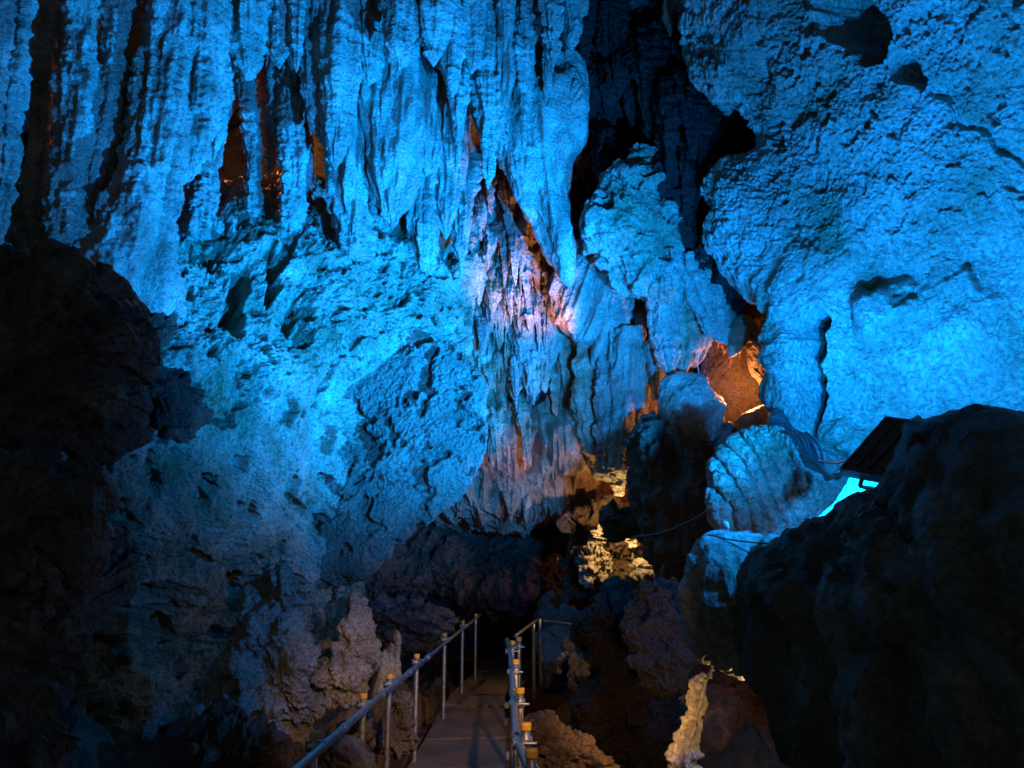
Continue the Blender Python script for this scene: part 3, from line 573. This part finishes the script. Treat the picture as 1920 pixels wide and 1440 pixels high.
# rocks right of the walkway
for o_, Y, th_, mm, lab in (
  ([(1012, 1180), (1012, 1130), (1040, 1112), (1062, 1130), (1078, 1160), (1070, 1185), (1030, 1200)], 15.0, .4, 'lime', 'pale boulder at the far end of the walkway'),
  ([(1020, 1115), (1045, 1090), (1065, 1080), (1090, 1105), (1080, 1120), (1040, 1125)], 15.6, .3, 'brown', 'brown rock heap above the pale boulder'),
  ([(1015, 1260), (1012, 1200), (1040, 1185), (1072, 1190), (1060, 1230), (1030, 1270), (1015, 1290)], 14.3, .2, 'lime', 'warm lit rock behind the far right handrail'),
  ([(1065, 1220), (1075, 1190), (1120, 1185), (1150, 1200), (1140, 1240), (1100, 1270), (1075, 1280)], 10.2, .4, 'lime', 'pitted warm lit rock in the middle of the gully'),
  ([(1080, 1180), (1130, 1130), (1180, 1120), (1260, 1160), (1270, 1290), (1250, 1440), (1120, 1450), (1080, 1350), (1130, 1260)], 9.6, .5, 'deep_shade', 'dark shadowed rock mass in the gully'),  # gully shadow painted in as near-black colour
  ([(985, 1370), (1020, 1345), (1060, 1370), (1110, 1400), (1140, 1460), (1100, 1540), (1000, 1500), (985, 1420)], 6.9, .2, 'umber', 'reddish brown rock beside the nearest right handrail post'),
  ([(1180, 1110), (1240, 1080), (1290, 1130), (1300, 1230), (1280, 1290), (1230, 1290), (1190, 1230)], 8.0, .3, 'deep_shade', 'brown rock wall between the gully and the teal topped block'),  # same near-black colour in place of the gully's shadow
  ([(1090, 1045), (1100, 1015), (1120, 985), (1138, 992), (1145, 1020), (1150, 1050), (1144, 1080), (1110, 1095), (1080, 1085), (1075, 1060)], 13.5, .2, 'lime', 'crusty rock glowing yellow in the passage'),
  ([(1055, 1090), (1068, 1020), (1100, 965), (1160, 960), (1215, 990), (1230, 1060), (1215, 1120), (1150, 1125), (1095, 1115)], 14.0, .3, 'brown', 'broad brown rock behind the two yellow lit rocks'),
  ([(1172, 1085), (1190, 1060), (1180, 1020), (1190, 1010), (1208, 1050), (1210, 1090), (1200, 1105), (1178, 1100)], 13.4, .12, 'lime', 'thin yellow lit rock right of the crusty one'),
  ([(1120, 960), (1180, 950), (1240, 960), (1220, 1010), (1170, 1020), (1130, 1000)], 12.6, .3, 'grey', 'bluish rock above the yellow lit rocks'),
):
    thing(puff('rock', o_, th_, M[mm], Y=Y, res=.018, tex=lambda P: T_crag(P, .8) if 'yellow' not in lab else T_crag(P, 1.5) + .06 * (.5 - worley(P, 9, 3)), edge=.9, jagged=.32 if 'yellow' in lab else .14), lab, 'rock')

thing(tube('rock', [(1345, 1225, 7.3), (1338, 1240, 7.2), (1330, 1262, 7.1), (1318, 1290, 7.0), (1302, 1350, 7.0), (1285, 1400, 6.9), (1285, 1460, 6.9), (1275, 1540, 6.8)], [.015, .035, .05, .075, .05, .07, .09, .1], M['lime'], tex=lambda P: T_crag(P, 1.2) + .06 * (.5 - worley(P, 16, 7)) + .03 * ridged(P, 18, 2, 5), res=.01, lobes=.6), 'golden lit crumbly ledge beside the big dark boulder', 'rock')
# =================================================================== WALKWAY
def quad_plate(name, pts, z, th, m, parent=None):
    b = [atz(x, y, z) for x, y in pts]; n = len(b)
    V = [(*p[:2], z) for p in b] + [(*p[:2], z - th) for p in b]
    me = bpy.data.meshes.new(name)
    Fc = [list(range(n)), list(range(2 * n - 1, n - 1, -1))] + [[i, i + n, (i + 1) % n + n, (i + 1) % n] for i in range(n)]
    me.from_pydata([tuple(map(float, v)) for v in V], [], Fc); me.update(); me.materials.append(m)
    o = bpy.data.objects.new(name, me); COL.objects.link(o); o.parent = parent
    return o
wk = empty('walkway'); tag(wk, 'brown plated metal walkway between two handrails leading into the dark passage', 'walkway')
plates = [[(560, 1900), (1000, 1900), (951, 1442), (762, 1442)], [(764, 1439), (951, 1439), (948, 1384), (795, 1388)], [(797, 1385), (948, 1381), (946, 1327), (830, 1324)],
          [(834, 1320), (946, 1323), (947, 1305), (846, 1301)], [(848, 1299), (947, 1303), (960, 1262), (890, 1258)], [(892, 1256), (960, 1260), (984, 1243), (975, 1218), (914, 1239)],
          [(846, 1232), (914, 1238), (975, 1217), (985, 1196), (905, 1192)], [(907, 1190), (986, 1194), (1006, 1166), (940, 1169)], [(962, 1262), (962, 1300), (1000, 1262), (1020, 1215), (1000, 1190), (986, 1243)]]
for i, p in enumerate(plates): quad_plate('deck_plate', p, -.004 * (i % 2), .04, M['deck'], wk)
for yy, lx in ((1500, 745), (1400, 795), (1340, 828), (1310, 846), (1270, 888), (1240, 918)):
    a, b_ = atz(lx, yy, 0), atz(950, yy, 0); box('cross_beam', ((a[0] + b_[0]) / 2, a[1], -.09), (b_[0] - a[0] + .06, .06, .08), M['steel'], wk)

def pipe(name, pts, r, m, parent, nu=14):
    W = [np.array(p, float) for p in pts]; D = [W[0]]
    for a, b_ in zip(W[:-1], W[1:]):
        n = max(2, int(np.linalg.norm(b_ - a) / .3))
        D += [a + (b_ - a) * k / n for k in range(1, n + 1)]
    return tube(name, D, [r] * len(D), m, parent=parent, raw=True, nu=nu, nv=len(D) * 2)
# left handrail
hl = empty('handrail'); tag(hl, 'galvanised pipe handrail along the left side of the walkway', 'handrail')
lrail = [atz(470, 1520, 1.), atz(560, 1440, 1.), atz(690, 1325, 1.), atz(790, 1243, 1.), atz(850, 1193, 1.), atz(901, 1153, 1.)]
# resample rail straight in world space
a, b_ = lrail[0], lrail[-1]
lr = [a + (b_ - a) * t for t in np.linspace(0, 1, 8)]
lr = [np.array(p) for p in lrail]
pipe('rail', [lr[0], lr[1], lr[2], lr[3]], .028, M['steel'], hl)
pipe('rail', [lr[3], lr[4], lr[5]], .022, M['steel'], hl)
def rail_at_px(rail, px):
    # crossing of the rail polyline with the photo column px
    for p, q in zip(rail[:-1], rail[1:]):
        for t in np.linspace(0, 1, 60):
            s_ = p + (q - p) * t
            v = s_ - np.array([0, 0, CAMZ]); c = v[1] * math.cos(PITCH) + v[2] * math.sin(PITCH)
            if 960 + F * v[0] / c >= px: return s_
    return rail[-1]
def post(rail_obj, p, dx, top=.06, r=.028, base=0., clamp=True):
    x, y = p[0] + dx, p[1]
    pipe('post', [(x, y, base - .3), (x, y, p[2] + top)], r, M['steel'], rail_obj, 12)
    c = pipe('cap', [(x, y, p[2] + top - .012), (x, y, p[2] + top + .028)], r * 1.18, M['cap'], rail_obj, 14)
    if clamp:
        k = pipe('clamp', [(p[0] - .02 * np.sign(dx), y, p[2] - .0), (x + .05 * np.sign(dx), y, p[2] + .0)], .036, M['steel'], rail_obj, 12)
        pipe('bolt', [(x + .03 * np.sign(dx), y - .06, p[2]), (x + .03 * np.sign(dx), y + .06, p[2])], .008, M['steel'], rail_obj, 8)
for px in (600, 688, 735, 785, 835, 868): post(hl, rail_at_px(lr, px + 6), -.06)
p = rail_at_px(lr, 892); post(hl, p, -.01, .05, .028, clamp=False)
for px in (640, 712, 765, 800):
    p = rail_at_px(lr, px); q = rail_at_px(lr, px + 5); pipe('coupling', [p, q], .035, M['steel'], hl)
# right handrail
hr = empty('handrail'); tag(hr, 'galvanised pipe handrail with yellow capped posts on the right side of the walkway', 'handrail')
rr_ = [atz(1010, 1500, 1.), atz(985, 1425, 1.), atz(968, 1385, 1.), atz(962, 1300, 1.), atz(957, 1230, 1.), atz(950, 1200, 1.)]
pipe('rail', rr_, .03, M['steel'], hr)
pipe('rail', [atz(966, 1193, 1.), atz(1010, 1160, 1.)], .024, M['steel'], hr)
pipe('rail', [atz(1013, 1163, 1.), atz(1078, 1173, 1.)], .024, M['steel'], hr)
for px, py in ((996, 1408), (986, 1358), (975, 1292), (967, 1238), (961, 1203), (973, 1196)):
    c = atz(px, py, 1.12); pipe('post', [(c[0], c[1], -.3), (c[0], c[1], 1.09)], .03, M['steel'], hr)
    pipe('cap', [(c[0], c[1], 1.085), (c[0], c[1], 1.13)], .036, M['cap'], hr)
    pipe('clamp', [(c[0], c[1], .985), (c[0], c[1], 1.045)], .043, M['steel'], hr)
    pipe('bolt', [(c[0] - .03, c[1] - .05, 1.015), (c[0] + .075, c[1] - .05, 1.015)], .011, M['steel'], hr, 8)
    pipe('clamp', [(c[0] - .09, c[1], 1.0), (c[0], c[1], 1.0)], .034, M['steel'], hr)
for px, py in ((1000, 1172), (1012, 1162)):
    c = atz(px, py, 1.02); pipe('post', [(c[0], c[1], -.1), (c[0], c[1], 1.04)], .028, M['steel'], hr)
for t in (rr_[2], rr_[3]): pipe('coupling', [t, t + np.array([0, .12, 0])], .04, M['steel'], hr)

# =================================================================== FLOODLIGHT + CABLES
fl = empty('floodlight'); tag(fl, 'black floodlight box seen from behind on the ledge', 'floodlight')
A = at(1574, 882, 5.2); B = at(1661, 783, 5.2); C_ = at(1790, 800, 4.95); D_ = A + (C_ - B)
n_ = np.cross(B - A, D_ - A); n_ /= np.linalg.norm(n_)
if n_[1] < 0: n_ = -n_
def slab(name, q, t0, t1, m):
    V = [p + n_ * t0 for p in q] + [p + n_ * t1 for p in q]
    return mesh_obj(name, V, [[0, 1, 2, 3], [7, 6, 5, 4], [0, 4, 5, 1], [1, 5, 6, 2], [2, 6, 7, 3], [3, 7, 4, 0]], m, fl, False)
q = [A, B, C_, D_]; cc = sum(q) / 4
slab('housing', [cc + (p - cc) * .93 for p in q], .0, .06, M['black'])
for i in range(4):
    a, b_ = q[i], q[(i + 1) % 4]
    slab('rim', [a, b_, cc + (b_ - cc) * .93, cc + (a - cc) * .93], -.02, .075, M['black'])
for t in (.2, .4, .6, .8):
    a0 = A + (D_ - A) * t; a1 = B + (C_ - B) * t; h_ = (a1 - a0) * .1
    V0 = a0 + h_; V1 = a1 - h_; wv_ = (D_ - A) / np.linalg.norm(D_ - A) * .008
    slab('fin', [V0 - wv_, V1 - wv_, V1 + wv_, V0 + wv_], -.035, 0.002, M['black'])
slab('lamp_glass', [cc + (p - cc) * .85 for p in q], .061, .066, M['glass'])
e1 = at(1632, 850, 5.12); e2 = at(1612, 912, 5.2)
pipe('bracket', [e1, e2], .016, M['black'], fl, 6); pipe('bracket', [e2, at(1650, 918, 5.25)], .014, M['black'], fl, 6)
pipe('bracket', [at(1700, 850, 4.95), at(1660, 885, 5.1)], .016, M['black'], fl, 6)

cg = 'cables draped over the ribbed stalagmite'
def cable(pts, r, lab, m='cable', grp=cg):
    thing(tube('cable', pts, [r] * len(pts), M[m], nu=8, nv=60), lab, 'cable', grp)
for k in range(6):
    o_ = k * 12
    cable([(1452 + o_, 806 + k, 8.1), (1482 + o_ * .8, 818 + k * 2, 7.7), (1498 + o_ * .7, 846 + (k * 37 % 23), 7.4), (1528 + k * 4, 862 + k * 7, 6.9), (1568, 868 + (k * 29 % 31), 5.9), (1612, 858 + k * 5, 5.3)], .009 + .003 * (k % 3), 'black cable running from the ribbed stalagmite to the floodlight')
cable([(1330, 1003, 5.62), (1370, 1012, 5.5), (1420, 1018, 5.45), (1470, 1020, 5.4)], .005, 'thin black wire across the top of the rounded block', grp=None)
cable([(1350, 1008, 5.6), (1385, 1026, 5.45), (1410, 1040, 5.42)], .004, 'thin black wire sagging down the rounded block', grp=None)
cable([(1326, 1003, 5.66), (1345, 1002, 5.6), (1362, 996, 5.6), (1364, 985, 5.6), (1357, 975, 5.6)], .006, 'white wire curling off the rounded block', 'white', None)
jb = thing(puff('junction_box', [(1352, 985), (1354, 978), (1364, 978), (1367, 984), (1366, 991), (1354, 991)], .02, M['white'], Y=5.6, tex=lambda P: 0 * P[..., 0], res=.004), 'small white junction box on the wire by the ribbed stalagmite', 'junction box')
cable([(1185, 1008, 11.3), (1240, 1000, 10.6), (1300, 975, 9.6), (1345, 945, 8.4)], .018, 'black cable slung across the shadowed rock', grp=None)
cable([(1312, 655, 12.2), (1308, 680, 12.2), (1311, 705, 12.1)], .006, 'thin pale wire hanging beside the domed stalagmite', 'white', None)
print('verts', sum(len(o.data.vertices) for o in S.objects if o.type == 'MESH'))
